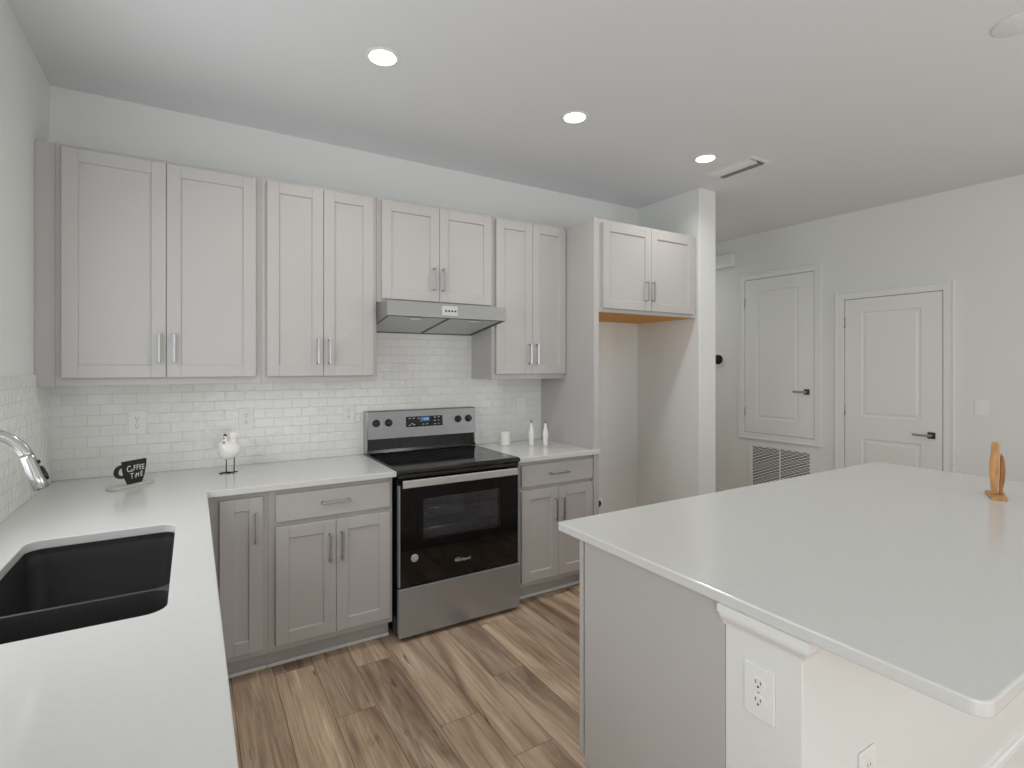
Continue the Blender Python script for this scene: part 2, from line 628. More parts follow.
for i, (y0, y1, z0, z1) in enumerate(((-2.04, -0.96, 1.12, 2.24), (-5.6, -3.8, 0.8, 2.3))):  # frames: sink window first, then the added side window
    f = MB()
    for a in ((y0, y0 + 0.04, z0, z1), (y1 - 0.04, y1, z0, z1), (y0, y1, z0, z0 + 0.04), (y0, y1, z1 - 0.04, z1), (y0, y1, (z0 + z1) / 2 - 0.02, (z0 + z1) / 2 + 0.02)):
        f.box(-0.115, -0.095, a[0], a[1], a[2], a[3], 0.003)
    struct(f.build('window_%d' % (i + 1), M['trim']))
f = MB()
for a in ((0.9, 0.96, 0.02, 2.2), (4.24, 4.3, 0.02, 2.2), (2.56, 2.64, 0.02, 2.2), (0.9, 4.3, 0.02, 0.08), (0.9, 4.3, 2.14, 2.2)):
    f.box(a[0], a[1], -7.56, -7.5, a[2], a[3], 0.003)
struct(f.build('window_3', M['trim']))

# ------------------------------------------------------------------ backsplash
o = MB().box(0.009, 2.899, -0.008, -0.0005, 0.9145, 1.80).build('backsplash', M['tile_x'])
tag(o, 'white glossy subway tile backsplash along the wall behind the range', 'backsplash', 'tile backsplashes')
o = MB().box(0.0005, 0.009, -0.955, -0.302, 0.9145, 1.438, 0.0015).box(0.0005, 0.009, -0.3015, -0.0005, 0.9145, 1.3825).box(0.0005, 0.009, -2.74, -0.955, 0.9145, 1.115, 0.0015).build('backsplash', M['tile_y'])
tag(o, 'white tile backsplash on the left wall behind the faucet', 'backsplash', 'tile backsplashes')

# ------------------------------------------------------------------ cabinets


def pull(parent, x, y, z, length=0.145, vertical=True):
    """bar pull whose back is at y, centred at x,z"""
    m = MB()
    h = length / 2
    if vertical:
        m.box(x - 0.006, x + 0.006, y - 0.032, y - 0.022, z - h, z + h, 0.003, 2)
    else:
        m.box(x - h, x + h, y - 0.032, y - 0.022, z - 0.006, z + 0.006, 0.003, 2)
    for s in (-1, 1):
        d = s * (h - 0.008)
        px, pz = (x, z + d) if vertical else (x + d, z)
        m.lathe([(0.0065, 0), (0.005, 0.006), (0.0045, 0.023)], (px, y, pz), 12, axis='y')
    return m.build('handle', M['nickel'], parent)


def shaker(parent, x0, x1, z0, z1, yf, name='door', th=0.021, st=0.059, hx=None, hz=None):
    """five-piece shaker door, front face at yf (front looks to -y)"""
    m = MB()
    b = 0.0018
    m.box(x0, x0 + st, yf, yf + th, z0, z1, b)
    m.box(x1 - st, x1, yf, yf + th, z0, z1, b)
    m.box(x0 + st - 0.0005, x1 - st + 0.0005, yf, yf + th, z1 - st, z1, b)
    m.box(x0 + st - 0.0005, x1 - st + 0.0005, yf, yf + th, z0, z0 + st, b)
    # sloped inner lip and recessed panel
    xi0, xi1, zi0, zi1, dp, lp = x0 + st, x1 - st, z0 + st, z1 - st, 0.0085, 0.003
    t = bmesh.new()
    A = [t.verts.new(p) for p in ((xi0, yf + 0.0015, zi0), (xi1, yf + 0.0015, zi0), (xi1, yf + 0.0015, zi1), (xi0, yf + 0.0015, zi1))]
    B = [t.verts.new(p) for p in ((xi0 + lp, yf + dp, zi0 + lp), (xi1 - lp, yf + dp, zi0 + lp), (xi1 - lp, yf + dp, zi1 - lp), (xi0 + lp, yf + dp, zi1 - lp))]
    for i in range(4):
        t.faces.new((A[i], A[(i + 1) % 4], B[(i + 1) % 4], B[i]))
    t.faces.new(B)
    m._take(t)
    m.box(xi0 - 0.01, xi1 + 0.01, yf + dp + 0.0003, yf + th - 0.002, zi0 - 0.01, zi1 + 0.01)
    d = m.build(name, M['cab'], parent)
    if hx is not None:
        pull_child(d, hx, yf, hz)
    return d


def pull_child(d, x, y, z, vertical=True):
    o = pull(d, x, y, z, vertical=vertical)
    return o


def slab_front(parent, x0, x1, z0, z1, yf, hx=None, name='drawer'):
    d = MB().box(x0, x1, yf, yf + 0.021, z0, z1, 0.003, 2).build(name, M['cab'], parent)
    if hx is not None:
        pull(d, hx, yf, (z0 + z1) / 2 + 0.004, vertical=False)
    return d


def W_root(o):
    """children of this root are given in world coordinates"""
    o['_w'] = [o.location.x, o.location.y, o.location.z]
    return o


ZB, ZT = 1.386, 2.474
DZB, DZT = 1.4213, 2.456
YF, YD = -0.305, -0.3294
GU = 'wall cabinets along the back wall'

u = W_root(thing('upper_cabinet', (0.49, -0.15, ZB), 'tall grey shaker wall cabinet nearest the left wall, with dark filler strip', 'cabinet', GU))
MB().box(0.074, 0.9055, YF, -0.009, ZB, ZT, 0.0015).build('body', M['cab'], u)
MB().box(0.0006, 0.0735, -0.3, -0.28, ZB - 0.002, ZT, 0.001).build('filler', M['cab'], u)
shaker(u, 0.096, 0.4868, DZB, DZT, YD, hx=0.458, hz=1.562)
shaker(u, 0.4892, 0.8797, DZB, DZT, YD, hx=0.518, hz=1.562)
u = W_root(thing('upper_cabinet', (1.21, -0.15, ZB), 'narrow grey shaker wall cabinet just left of the range hood', 'cabinet', GU))
MB().box(0.9065, 1.522, YF, -0.009, ZB, ZT, 0.0015).build('body', M['cab'], u)
shaker(u, 0.9324, 1.2175, DZB, DZT, YD, hx=1.188, hz=1.557)
shaker(u, 1.2199, 1.4985, DZB, DZT, YD, hx=1.249, hz=1.557)
u = W_root(thing('upper_cabinet', (1.91, -0.15, 1.85), 'short grey shaker wall cabinet directly above the range hood', 'cabinet', GU))
MB().box(1.523, 2.2965, YF, -0.009, 1.853, ZT, 0.0015).build('body', M['cab'], u)
shaker(u, 1.5478, 1.9116, 1.874, DZT, YD, hx=1.876, hz=2.012)
shaker(u, 1.914, 2.2846, 1.874, DZT, YD, hx=1.937, hz=2.012)
u = W_root(thing('upper_cabinet', (2.6, -0.15, ZB), 'narrow grey shaker wall cabinet between range hood and tall fridge panel', 'cabinet', GU))
MB().box(2.2975, 2.899, YF, -0.009, ZB, ZT, 0.0015).build('body', M['cab'], u)
shaker(u, 2.3207, 2.6075, DZB, DZT, YD, hx=2.581, hz=1.557)
shaker(u, 2.6099, 2.893, DZB, DZT, YD, hx=2.638, hz=1.557)

o = MB().box(2.900, 2.9435, -0.6312, -0.001, 0, ZT, 0.001).build('fridge_end_panel', M['cab'])
tag(o, 'tall grey cabinet end panel on the left side of the fridge alcove', 'cabinet panel')

u = W_root(thing('fridge_cabinet', (3.43, -0.3, 1.844), 'deep grey cabinet above the empty fridge alcove with raw wood underside', 'cabinet'))
b = MB()
b.box(2.9445, 3.918, -0.628, -0.001, 1.87, ZT, 0.001)
b.box(2.9445, 3.918, -0.628, -0.608, 1.8437, 1.87, 0.001)
b.build('body', M['cab'], u)
o = MB().box(2.9455, 3.917, -0.6075, -0.002, 1.8445, 1.8695).build('underside', M['cab_in'], u)
o['label'] = 'raw orange-brown wood underside'
shaker(u, 2.9716, 3.4184, 1.8689, 2.452, -0.6498, hx=3.365, hz=2.008)
shaker(u, 3.4208, 3.8714, 1.8689, 2.452, -0.6498, hx=3.428, hz=2.008)


def base_body(m, x0, x1, yf=-0.609, yb=-0.009):
    m.box(x0, x1, yf, yb, 0.1, 0.882, 0.001)
    m.box(x0, x1, -0.54, yb, 0.0, 0.1)


# corner + base left of range
u = W_root(thing('base_cabinet', (1.1, -0.3, 0), 'grey base cabinet with drawer and two doors left of the range', 'cabinet', 'base cabinets on the back wall'))
m = MB()
base_body(m, 0.906, 1.516)
m.build('body', M['cab'], u)
slab_front(u, 0.9368, 1.4995, 0.7249, 0.8581, -0.63, 1.2165)
shaker(u, 0.9368, 1.2170, 0.1325, 0.7003, -0.63, hx=1.187, hz=0.566)
shaker(u, 1.2194, 1.4995, 0.1325, 0.7003, -0.63, hx=1.246, hz=0.566)
MB().box(0.906, 1.516, -0.556, -0.5405, 0.001, 0.019, 0.005, 2).build('shoe_moulding', M['trim'], u)
u = W_root(thing('base_cabinet', (0.75, -0.3, 0), 'narrow grey full-height base cabinet door tucked into the counter corner', 'cabinet', 'base cabinets on the back wall'))
m = MB()
base_body(m, 0.6305, 0.905)
m.build('body', M['cab'], u)
shaker(u, 0.7008, 0.8802, 0.1325, 0.8581, -0.63, hx=0.851, hz=0.715)
MB().box(0.6305, 0.905, -0.556, -0.5405, 0.001, 0.019, 0.005, 2).build('shoe_moulding', M['trim'], u)
u = W_root(thing('base_cabinet', (2.6, -0.3, 0), 'grey base cabinet with drawer and two doors between range and fridge alcove', 'cabinet', 'base cabinets on the back wall'))
m = MB()
base_body(m, 2.3, 2.899)
m.build('body', M['cab'], u)
slab_front(u, 2.3298, 2.892, 0.7249, 0.8581, -0.63, 2.608)
shaker(u, 2.3298, 2.6085, 0.1325, 0.7003, -0.63, hx=2.581, hz=0.562)
shaker(u, 2.6109, 2.892, 0.1325, 0.7003, -0.63, hx=2.637, hz=0.562)
MB().box(2.3, 2.899, -0.556, -0.5405, 0.001, 0.019, 0.005, 2).build('shoe_moulding', M['trim'], u)

# run under the sink, fronts face +x (local -y -> world +x)
GL = 'base cabinets under the sink counter'


def left_run(y0, y1, label, sinkbase=False, drawer=True):
    u = thing('base_cabinet', (0.009, y0, 0), label, 'cabinet', GL, rotz=R(90))
    w = y1 - y0
    m = MB()
    if sinkbase:                       # open-topped carcass so that the bowls hang inside it
        m.box(0, 0.018, -0.6, -0.001, 0.1, 0.882)
        m.box(w - 0.018, w, -0.6, -0.001, 0.1, 0.882)
        m.box(0, w, -0.6, -0.582, 0.1, 0.882)
        m.box(0, w, -0.6, -0.001, 0.1, 0.118)
        m.box(0, w, -0.535, -0.001, 0, 0.1)
    else:
        m.box(0, w, -0.6, -0.001, 0.1, 0.882, 0.001)
        m.box(0, w, -0.535, -0.001, 0, 0.1)
    m.build('body', M['cab'], u)
    e = 0.02
    if sinkbase:
        slab_front(u, e, w - e, 0.7249, 0.8581, -0.621, name='false_front')
        shaker(u, e, w / 2 - 0.001, 0.1325, 0.7003, -0.621, hx=w / 2 - 0.03, hz=0.565)
        shaker(u, w / 2 + 0.001, w - e, 0.1325, 0.7003, -0.621, hx=w / 2 + 0.03, hz=0.565)
    else:
        slab_front(u, e, w - e, 0.7249, 0.8581, -0.621, w / 2)
        shaker(u, e, w - e, 0.1325, 0.7003, -0.621, hx=w - e - 0.03, hz=0.565)


left_run(-1.08, -0.70, 'grey drawer base below the left counter, between sink and corner')
left_run(-1.995, -1.081, 'grey sink base cabinet directly under the black sink', True)
left_run(-2.70, -1.996, 'grey base cabinet below the left counter, camera side of sink')

# ------------------------------------------------------------------ worktops
ZC0, ZC1 = 0.884, 0.914
XC, YC = 0.6517, -0.6497
rin = 0.012
outer = [(0.002, -0.002), (0.002, -2.75), (XC, -2.75)]
for k in range(7):
    a = R(180 - 90 * k / 6)
    outer.append((XC + rin + rin * math.cos(a), YC - rin + rin * math.sin(a)))
outer += [(1.5265, YC), (1.5265, -0.002)]
hole = rrect(0.144, 0.545, -1.922, -1.126, 0.045)
o = MB().slab(outer, [hole], ZC0, ZC1, 0.003).build('countertop', M['quartz'])
tag(o, 'white L-shaped quartz countertop with the sink cut-out at left', 'countertop', 'white quartz worktops')
o = MB().slab([(2.2925, -0.002), (2.2925, YC), (2.943, YC), (2.943, -0.6325), (2.8985, -0.6325), (2.8985, -0.002)], [], ZC0, ZC1, 0.003).build('countertop', M['quartz'])
tag(o, 'short white quartz countertop between range and tall fridge panel', 'countertop', 'white quartz worktops')
o = MB().slab(rrect4(1.7216, 4.0315, -3.034, -1.8297, (0.03, 0.01, 0.03, 0.03)), [], ZC0, ZC1, 0.004).build('countertop', M['quartz'])
tag(o, 'large white quartz island countertop in the right foreground', 'countertop', 'white quartz worktops')

# ------------------------------------------------------------------ sink
u = W_root(thing('kitchen_sink', (0.345, -1.53, 0.65), 'black double-bowl undermount sink in the left countertop', 'sink'))


def bowl(m, x0, x1, y0, y1, zt, zb, r):
    """open bowl: rounded walls going down to a dished bottom"""
    t = bmesh.new()
    levels = [(0.0, zt), (0.004, zt - 0.03), (0.010, zb + 0.03), (0.02, zb + 0.008), (0.045, zb)]
    rings = [[t.verts.new((p[0], p[1], z)) for p in rrect(x0 + i, x1 - i, y0 + i, y1 - i, r, 6)] for i, z in levels]
    for a, b in zip(rings, rings[1:]):
        for k in range(len(a)):
            f = t.faces.new((a[k], a[(k + 1) % len(a)], b[(k + 1) % len(b)], b[k]))
            f.smooth = True
    t.faces.new(rings[-1])
    bmesh.ops.recalc_face_normals(t, faces=t.faces)
    for f in t.faces:
        f.normal_flip()
    m._take(t)


bm_ = MB()
bowl(bm_, 0.141, 0.548, -1.626, -1.123, 0.866, 0.66, 0.05)
bowl(bm_, 0.141, 0.548, -1.925, -1.642, 0.866, 0.66, 0.05)
t_outer = rrect(0.121, 0.568, -1.945, -1.103, 0.05)
bm_.slab(t_outer, [rrect(0.141, 0.548, -1.925, -1.123, 0.045)], 0.866, 0.8825)
bm_.slab(rrect(0.134, 0.555, -1.932, -1.116, 0.05), [rrect(0.141, 0.548, -1.626, -1.123, 0.05), rrect(0.141, 0.548, -1.925, -1.642, 0.05)], 0.850, 0.8665, 0.004)
bm_.build('bowls', M['sink'], u)
for yc in (-1.38, -1.785):
    MB().lathe([(0.0, 0.0), (0.02, 0.001), (0.03, 0.004), (0.045, 0.005), (0.045, 0.0)], (0.345, yc, 0.6605), 24).build('drain', M['darknickel'], u)

# ------------------------------------------------------------------ faucet
FY = -1.6
FX = 0.054
u = W_root(thing('kitchen_faucet', (FX, FY, ZC1), 'brushed steel pull-down gooseneck faucet over the black sink', 'faucet'))
MB().lathe([(0.028, 0), (0.028, 0.006), (0.024, 0.01), (0.019, 0.05), (0.017, 0.12)], (FX, FY, ZC1), 28).build('base', M['chrome'], u)
path = [(FX, FY, 1.03), (FX, FY, 1.12), (FX, FY, 1.216)]
for k in range(1, 25):
    a = R(180 - k * 162 / 24)
    path.append((FX + 0.096 + 0.096 * math.cos(a), FY, 1.216 + 0.096 * math.sin(a)))
MB().tube(path, 0.0135, 18).build('neck', M['chrome'], u)
a0 = Vector(path[-1])
dv = Vector((0.30, 0, -0.954)).normalized()
MB().tube([a0 - dv * 0.004, a0 + dv * 0.004, a0 + dv * 0.02, a0 + dv * 0.055, a0 + dv * 0.083, a0 + dv * 0.085],
          [0.0137, 0.0145, 0.0150, 0.0170, 0.0186, 0.017], 20).build('spray_head', M['chrome'], u)
bt = MB()
side = Vector((0.954, 0, 0.30))
q0 = a0 + dv * 0.018 + side * 0.0152
bt.ball(q0, 0.0055, 0.8, 1, 1)
q1 = a0 + dv * 0.030 + side * 0.0165
q2 = a0 + dv * 0.068 + side * 0.0190
bt.tube([q1, q1 + (q2 - q1) * 0.2, q1 + (q2 - q1) * 0.8, q2], [0.002, 0.0048, 0.0048, 0.002], 10)
bt.build('spray_button', M['blackplastic'], u)
MB().tube([(FX, FY - 0.015, 0.985), (FX, FY - 0.04, 0.99), (FX + 0.002, FY - 0.06, 1.02), (FX + 0.004, FY - 0.068, 1.06)], [0.011, 0.010, 0.006, 0.005], 12).build('lever', M['chrome'], u)

# ------------------------------------------------------------------ range hood
u = W_root(thing('range_hood', (1.91, -0.25, 1.7), 'stainless steel under-cabinet range hood above the stove', 'range hood'))
HX0, HX1 = 1.5245, 2.2935
m = MB()
m.prism([(-0.009, 1.690), (-0.500, 1.761), (-0.500, 1.844), (-0.009, 1.852)], 'x', HX0, HX0 + 0.004)
m.prism([(-0.009, 1.690), (-0.500, 1.761), (-0.500, 1.844), (-0.009, 1.852)], 'x', HX1 - 0.004, HX1)
m.box(HX0 + 0.0042, HX1 - 0.0042, -0.500, -0.496, 1.761, 1.844)
m.prism([(-0.009, 1.846), (-0.4955, 1.840), (-0.4955, 1.844), (-0.009, 1.852)], 'x', HX0 + 0.0042, HX1 - 0.0042)
m.box(HX0 + 0.0042, HX1 - 0.0042, -0.013, -0.009, 1.690, 1.846)
m.build('canopy', M['steelh'], u)
# slightly recessed slanted underside with rim, two filters, two lamps


def hz(y):
    return 1.690 + (1.761 - 1.690) * (-y - 0.009) / 0.491


def slanted(m, x0, x1, y0, y1, up0, up1):
    m.prism([(y0, hz(y0) + up0), (y1, hz(y1) + up0), (y1, hz(y1) + up1), (y0, hz(y0) + up1)], 'x', x0, x1)


rm = MB()
slanted(rm, HX0 + 0.005, HX1 - 0.005, -0.495, -0.474, 0.001, 0.006)
slanted(rm, HX0 + 0.005, HX1 - 0.005, -0.030, -0.014, 0.001, 0.006)
slanted(rm, HX0 + 0.005, HX0 + 0.019, -0.474, -0.030, 0.001, 0.006)
slanted(rm, HX1 - 0.025, HX1 - 0.005, -0.474, -0.030, 0.001, 0.006)
slanted(rm, 1.902, 1.920, -0.474, -0.030, 0.001, 0.006)
rm.build('rim', M['bluefilm'], u)
for x0, x1 in ((HX0 + 0.0195, 1.9015), (1.9205, HX1 - 0.0255)):
    fm = MB()
    slanted(fm, x0, x1, -0.4735, -0.0305, 0.004, 0.008)
    fm.build('filter', M['filter'], u)
for xc in (1.72, 2.10):
    MB().lathe([(0.036, 0), (0.034, 0.004), (0.0, 0.005)], (xc, -0.43, hz(-0.43) + 0.003), 20, axis='-z').build('hood_lamp', M['plastic'], u)
bt = MB()
for k in range(4):
    bt.box(1.874 + k * 0.020, 1.886 + k * 0.020, -0.503, -0.4995, 1.797, 1.807, 0.0015)
bt.build('buttons', M['blackplastic'], u)
MB().box(1.855, 1.955, -0.501, -0.4998, 1.775, 1.832, 0.001).build('hood_highlight', M['steelb'], u)  # lighter steel patch paints in the specular highlight round the buttons

# ------------------------------------------------------------------ range
u = W_root(thing('electric_range', (1.91, -0.34, 0), 'stainless steel and black glass electric range with oven', 'range'))
RX0, RX1 = 1.5305, 2.2895
m = MB()
m.box(RX0, RX0 + 0.012, -0.640, -0.02, 0.03, 0.893)
m.box(RX1 - 0.012, RX1, -0.640, -0.02, 0.03, 0.893)
m.box(RX0 + 0.012, RX1 - 0.012, -0.05, -0.02, 0.03, 0.893)
m.box(RX0 + 0.012, RX1 - 0.012, -0.635, -0.05, 0.03, 0.29)
m.box(RX0 + 0.012, RX1 - 0.012, -0.635, -0.05, 0.82, 0.893)
for x in (RX0 + 0.04, RX1 - 0.04):
    for y in (-0.58, -0.09):
        m.lathe([(0.016, 0.0), (0.016, 0.03)], (x, y, 0.0), 12)
m.build('body', M['black'], u)
MB().box(RX0 + 0.001, RX1 - 0.001, -0.671, -0.6405, 0.024, 0.286, 0.004, 2).build('storage_drawer', M['steel'], u)
# oven door : black glass frame with a window hole
m = MB()
DX0, DX1, DZ0, DZ1, YG = RX0 + 0.002, RX1 - 0.002, 0.293, 0.868, -0.666
WX0, WX1, WZ0, WZ1 = 1.672, 2.150, 0.527, 0.752
for a in ((DX0 + 0.01, WX0, DZ0, DZ1), (WX1, DX1 - 0.01, DZ0, DZ1), (WX0, WX1, WZ1, DZ1), (WX0, WX1, DZ0, WZ0)):
    m.box(a[0], a[1], YG, YG + 0.008, a[2], a[3])
dr = m.build('oven_door', M['blackglass'], u)
for xa in (DX0, DX1 - 0.0098):
    MB().box(xa, xa + 0.0098, YG + 0.001, -0.6405, DZ0, 0.835, 0.001).build('door_edge', M['steel'], dr)
m = MB()
for a in ((DX0 + 0.01, WX0, DZ0, DZ1), (WX1, DX1 - 0.01, DZ0, DZ1), (WX0, WX1, WZ1, DZ1), (WX0, WX1, DZ0, WZ0)):
    m.box(a[0], a[1], YG + 0.0085, -0.6405, a[2], a[3])
m.build('door_core', M['black'], dr)
MB().box(WX0 + 0.001, WX1 - 0.001, YG + 0.002, YG + 0.006, WZ0 + 0.001, WZ1 - 0.001).build('door_window', M['ovenglass'], dr)
m = MB()
m.box(1.6, 2.22, -0.60, -0.06, 0.46, 0.465)
m.box(1.6, 2.22, -0.60, -0.06, 0.80, 0.805)
m.box(1.6, 1.605, -0.60, -0.06, 0.465, 0.80)
m.box(2.215, 2.22, -0.60, -0.06, 0.465, 0.80)
m.box(1.6, 2.22, -0.065, -0.06, 0.465, 0.80)
m.build('oven_cavity', M['cavity'], u)
for z in (0.56, 0.67):
    m = MB()
    for y in (-0.58, -0.33, -0.08):
        m.tube([(1.61, y, z), (2.21, y, z)], 0.003, 6)
    for k in range(19):
        x = 1.625 + k * 0.0317
        m.tube([(x, -0.58, z + 0.004), (x, -0.08, z + 0.004)], 0.0016, 5)
    m.build('oven_rack', M['rack'], u)
# handle: wide flat steel bar with end brackets
m = MB()
m.box(1.5385, 2.2445, -0.7215, -0.708, 0.832, 0.872, 0.004, 2)
h = m.build('door_handle', M['steelb'], dr)
for xb in (1.548, 2.211):
    MB().box(xb, xb + 0.024, -0.7078, YG - 0.0002, 0.838, 0.866, 0.002).build('handle_bracket', M['black'], dr)
# cooktop with rounded front nose
m = MB()
m.prism([(-0.085, 0.897), (-0.646, 0.8945), (-0.668, 0.896), (-0.674, 0.905), (-0.671, 0.918), (-0.655, 0.922), (-0.10, 0.922), (-0.085, 0.920)], 'x', RX0 - 0.0006, RX1 + 0.0006, 0.0)
ct = m.build('cooktop', M['cooktop'], u)
MB().box(RX0 + 0.004, RX1 - 0.004, -0.664, -0.6405, 0.871, 0.8935, 0.002).build('front_vent_trim', M['darknickel'], u)
for x, y, r in ((1.72, -0.51, 0.105), (2.10, -0.51, 0.085), (1.72, -0.24, 0.075), (2.10, -0.24, 0.105)):
    br = MB()
    t = bmesh.new()
    A = [t.verts.new((x + r * math.cos(2 * PI * k / 48), y + r * math.sin(2 * PI * k / 48), 0.9224)) for k in range(48)]
    B = [t.verts.new((x + (r - 0.003) * math.cos(2 * PI * k / 48), y + (r - 0.003) * math.sin(2 * PI * k / 48), 0.9224)) for k in range(48)]
    for k in range(48):
        t.faces.new((A[k], A[(k + 1) % 48], B[(k + 1) % 48], B[k]))
    br._take(t)
    br.build('burner_ring', M['burner'], ct)
# backguard : black riser and leaning steel control panel
MB().prism([(-0.010, 0.915), (-0.075, 0.923), (-0.062, 1.012), (-0.010, 1.012)], 'x', RX0 + 0.003, RX1 - 0.003).build('riser', M['blackglass'], u)
MB().prism([(-0.085, 0.9225), (-0.098, 0.928), (-0.085, 0.945), (-0.073, 0.945), (-0.0755, 0.924)], 'x', RX0 + 0.004, RX1 - 0.004).build('riser_lip', M['black'], u)


def bgy(z):
    return -0.092 + (z - 1.014) * 0.09


cp = MB().prism([(-0.012, 1.0135), (bgy(1.014), 1.014), (bgy(1.183), 1.183), (bgy(1.187) + 0.006, 1.188), (-0.012, 1.188)], 'x', RX0 + 0.0035, RX1 - 0.0035).build('control_panel', M['steelp'], u)
for xa, xb in ((RX0 - 0.004, RX0 + 0.003), (RX1 - 0.003, RX1 + 0.0015)):
    MB().box(xa, xb, -0.080, -0.011, 0.925, 1.186, 0.001).build('end_cap', M['nickel'], u)
for x in (1.588, 1.668, 2.156, 2.235):
    y = bgy(1.113) - 0.0005
    mx = Matrix.Translation((x, y, 1.113)) @ Matrix.Rotation(R(-5), 4, 'X')
    k = MB().lathe([(0.024, 0.0), (0.0235, 0.006), (0.020, 0.016), (0.018, 0.018), (0.0, 0.018)], (0, 0, 0), 24, mx, axis='y')
    k.box(-0.005, 0.005, -0.028, -0.017, -0.019, 0.019, 0.002, 1, mx)
    k.build('knob', M['knob'], u)
pn = MB()
pn.prism([(bgy(1.077) - 0.0015, 1.077), (bgy(1.144) - 0.0015, 1.144), (bgy(1.144) + 0.002, 1.144), (bgy(1.077) + 0.002, 1.077)], 'x', 1.783, 2.040)
pn = pn.build('display_panel', M['blackglass'], u)
pn2 = MB().prism([(bgy(1.109) - 0.0022, 1.109), (bgy(1.140) - 0.0022, 1.140), (bgy(1.140) - 0.001, 1.140), (bgy(1.109) - 0.001, 1.109)], 'x', 1.878, 1.948).build('clock_display', M['display'], pn)
PM = Matrix.Translation((-1.91, 0.34, 0))


def glyph(x, z, w, h):
    y = bgy(z) - 0.0022
    MB().box(x - w / 2, x + w / 2, y, y + 0.001, z - h / 2, z + h / 2).build('legend', M['legend'], pn)


for x, z in ((1.808, 1.133), (1.836, 1.133), (1.808, 1.089), (1.838, 1.091), (1.825, 1.098), (1.902, 1.092), (1.928, 1.092), (1.868, 1.132),
             (1.985, 1.134), (2.012, 1.134), (1.985, 1.112), (2.012, 1.112), (1.985, 1.090), (2.012, 1.090)):
    glyph(x, z, 0.014, 0.0045)
dg_ = text_mesh('12:00', 0.021, 0.0003, PM @ Matrix.Translation((1.917, bgy(1.127) - 0.0026, 1.126)) @ Matrix.Rotation(R(85), 4, 'X'), 'clock_digits', M['digit'], pn)
# sticker and maker's lettering low on the oven door
st = MB().lathe([(0.021, 0), (0.021, 0.0006), (0.0, 0.0006)], (1.622, YG - 0.0001, 0.439), 28, axis='y').build('sticker', M['sticker'], dr)
st['label'] = 'round silver sticker'
rg = MB()
for k in range(3):
    r = 0.0165 - 0.005 * k
    rg.tube([(1.622 + r * math.cos(2 * PI * i / 28), YG - 0.0009, 0.439 + r * math.sin(2 * PI * i / 28)) for i in range(25 - 3 * k)], 0.0006, 4)
rg.build('sticker_print', M['slot'], dr)
text_mesh('Whirlpool', 0.0235, 0.0004, PM @ Matrix.Translation((1.909, YG - 0.0006, 0.380)) @ Matrix.Rotation(R(90), 4, 'X'), 'lettering', M['legend'], dr)
MB().tube([(1.880 + 0.02 * math.cos(R(a)) , YG - 0.0008, 0.384 + 0.011 * math.sin(R(a))) for a in range(20, 320, 15)], 0.0007, 4).build('emblem', M['legend'], dr)

# ------------------------------------------------------------------ island
IX, YP0, YP1 = 1.745, -2.711, -2.513
struct(MB().box(IX, 4.00, YP0, YP1, 0, 0.8835, 0.003).build('wall_island', M['wall']))
# crown under the worktop, mitred round the wall end
cr = MB()
prof = [(0.0, 0.829), (0.004, 0.829), (0.006, 0.836), (0.013, 0.842), (0.019, 0.853), (0.020, 0.862), (0.027, 0.864), (0.027, 0.8835), (0.0, 0.8835)]
t = bmesh.new()
rings = []
for px, py, dx, dy in ((IX, YP1, -1, 1), (IX, YP0, -1, -1), (4.0, YP0, 0, -1)):
    rings.append([t.verts.new((px + dx * (o_ + 0.0005), py + (dy * (o_ + 0.0005) if not (py == YP1) else 0.003), z)) for o_, z in prof])
for a, b in zip(rings, rings[1:]):
    for k in range(len(prof)):
        t.faces.new((a[k], a[(k + 1) % len(prof)], b[(k + 1) % len(prof)], b[k]))
t.faces.new(rings[0])
t.faces.new(rings[-1][::-1])
bmesh.ops.recalc_face_normals(t, faces=t.faces)
cr._take(t)
struct(cr.build('trim_1', M['trim']))
bs = MB()
pb = [(0.0005, 0.0), (0.016, 0.0), (0.016, 0.165), (0.013, 0.178), (0.009, 0.183), (0.0085, 0.196), (0.0005, 0.200)]
bs.prism([(YP0 - a, z) for a, z in pb], 'x', IX - 0.016, 4.0)
bs.prism([(IX - a, z) for a, z in pb], 'y', YP0 - 0.0005, YP1)
struct(bs.build('baseboard_island', M['trim']))

GI = 'island base cabinets'
for i, (xa, xb, lab) in enumerate(((1.746, 2.49, 'grey island end cabinet whose plain side panel faces the sink run'),
                                   (2.491, 3.24, 'middle grey island cabinet under the large white worktop'),
                                   (3.241, 3.99, 'grey island cabinet at the far right end of the island'))):
    u = thing('island_cabinet', (xb, -2.5125, 0), lab, 'cabinet', GI, rotz=PI)
    w = xb - xa
    m = MB()
    m.box(0.019, w - 0.019, -0.5655, -0.0, 0.1, 0.883)
    m.box(0.019, w - 0.019, -0.495, -0.0, 0.0, 0.1)
    m.build('body', M['cab'], u)
    for x0, x1 in ((0, 0.0185), (w - 0.0185, w)):
        MB().prism([(0, 0), (-0.500, 0), (-0.500, 0.115), (-0.5570, 0.115), (-0.5570, 0.883), (0, 0.883)], 'x', x0, x1).build('side_panel', M['cab'], u)
    shaker(u, 0.004, w / 2 - 0.001, 0.135, 0.872, -0.5875, hx=w / 2 - 0.03, hz=0.72)
    shaker(u, w / 2 + 0.001, w - 0.0005, 0.135, 0.872, -0.5875, hx=w / 2 + 0.03, hz=0.72)

# ------------------------------------------------------------------ outlets and switches


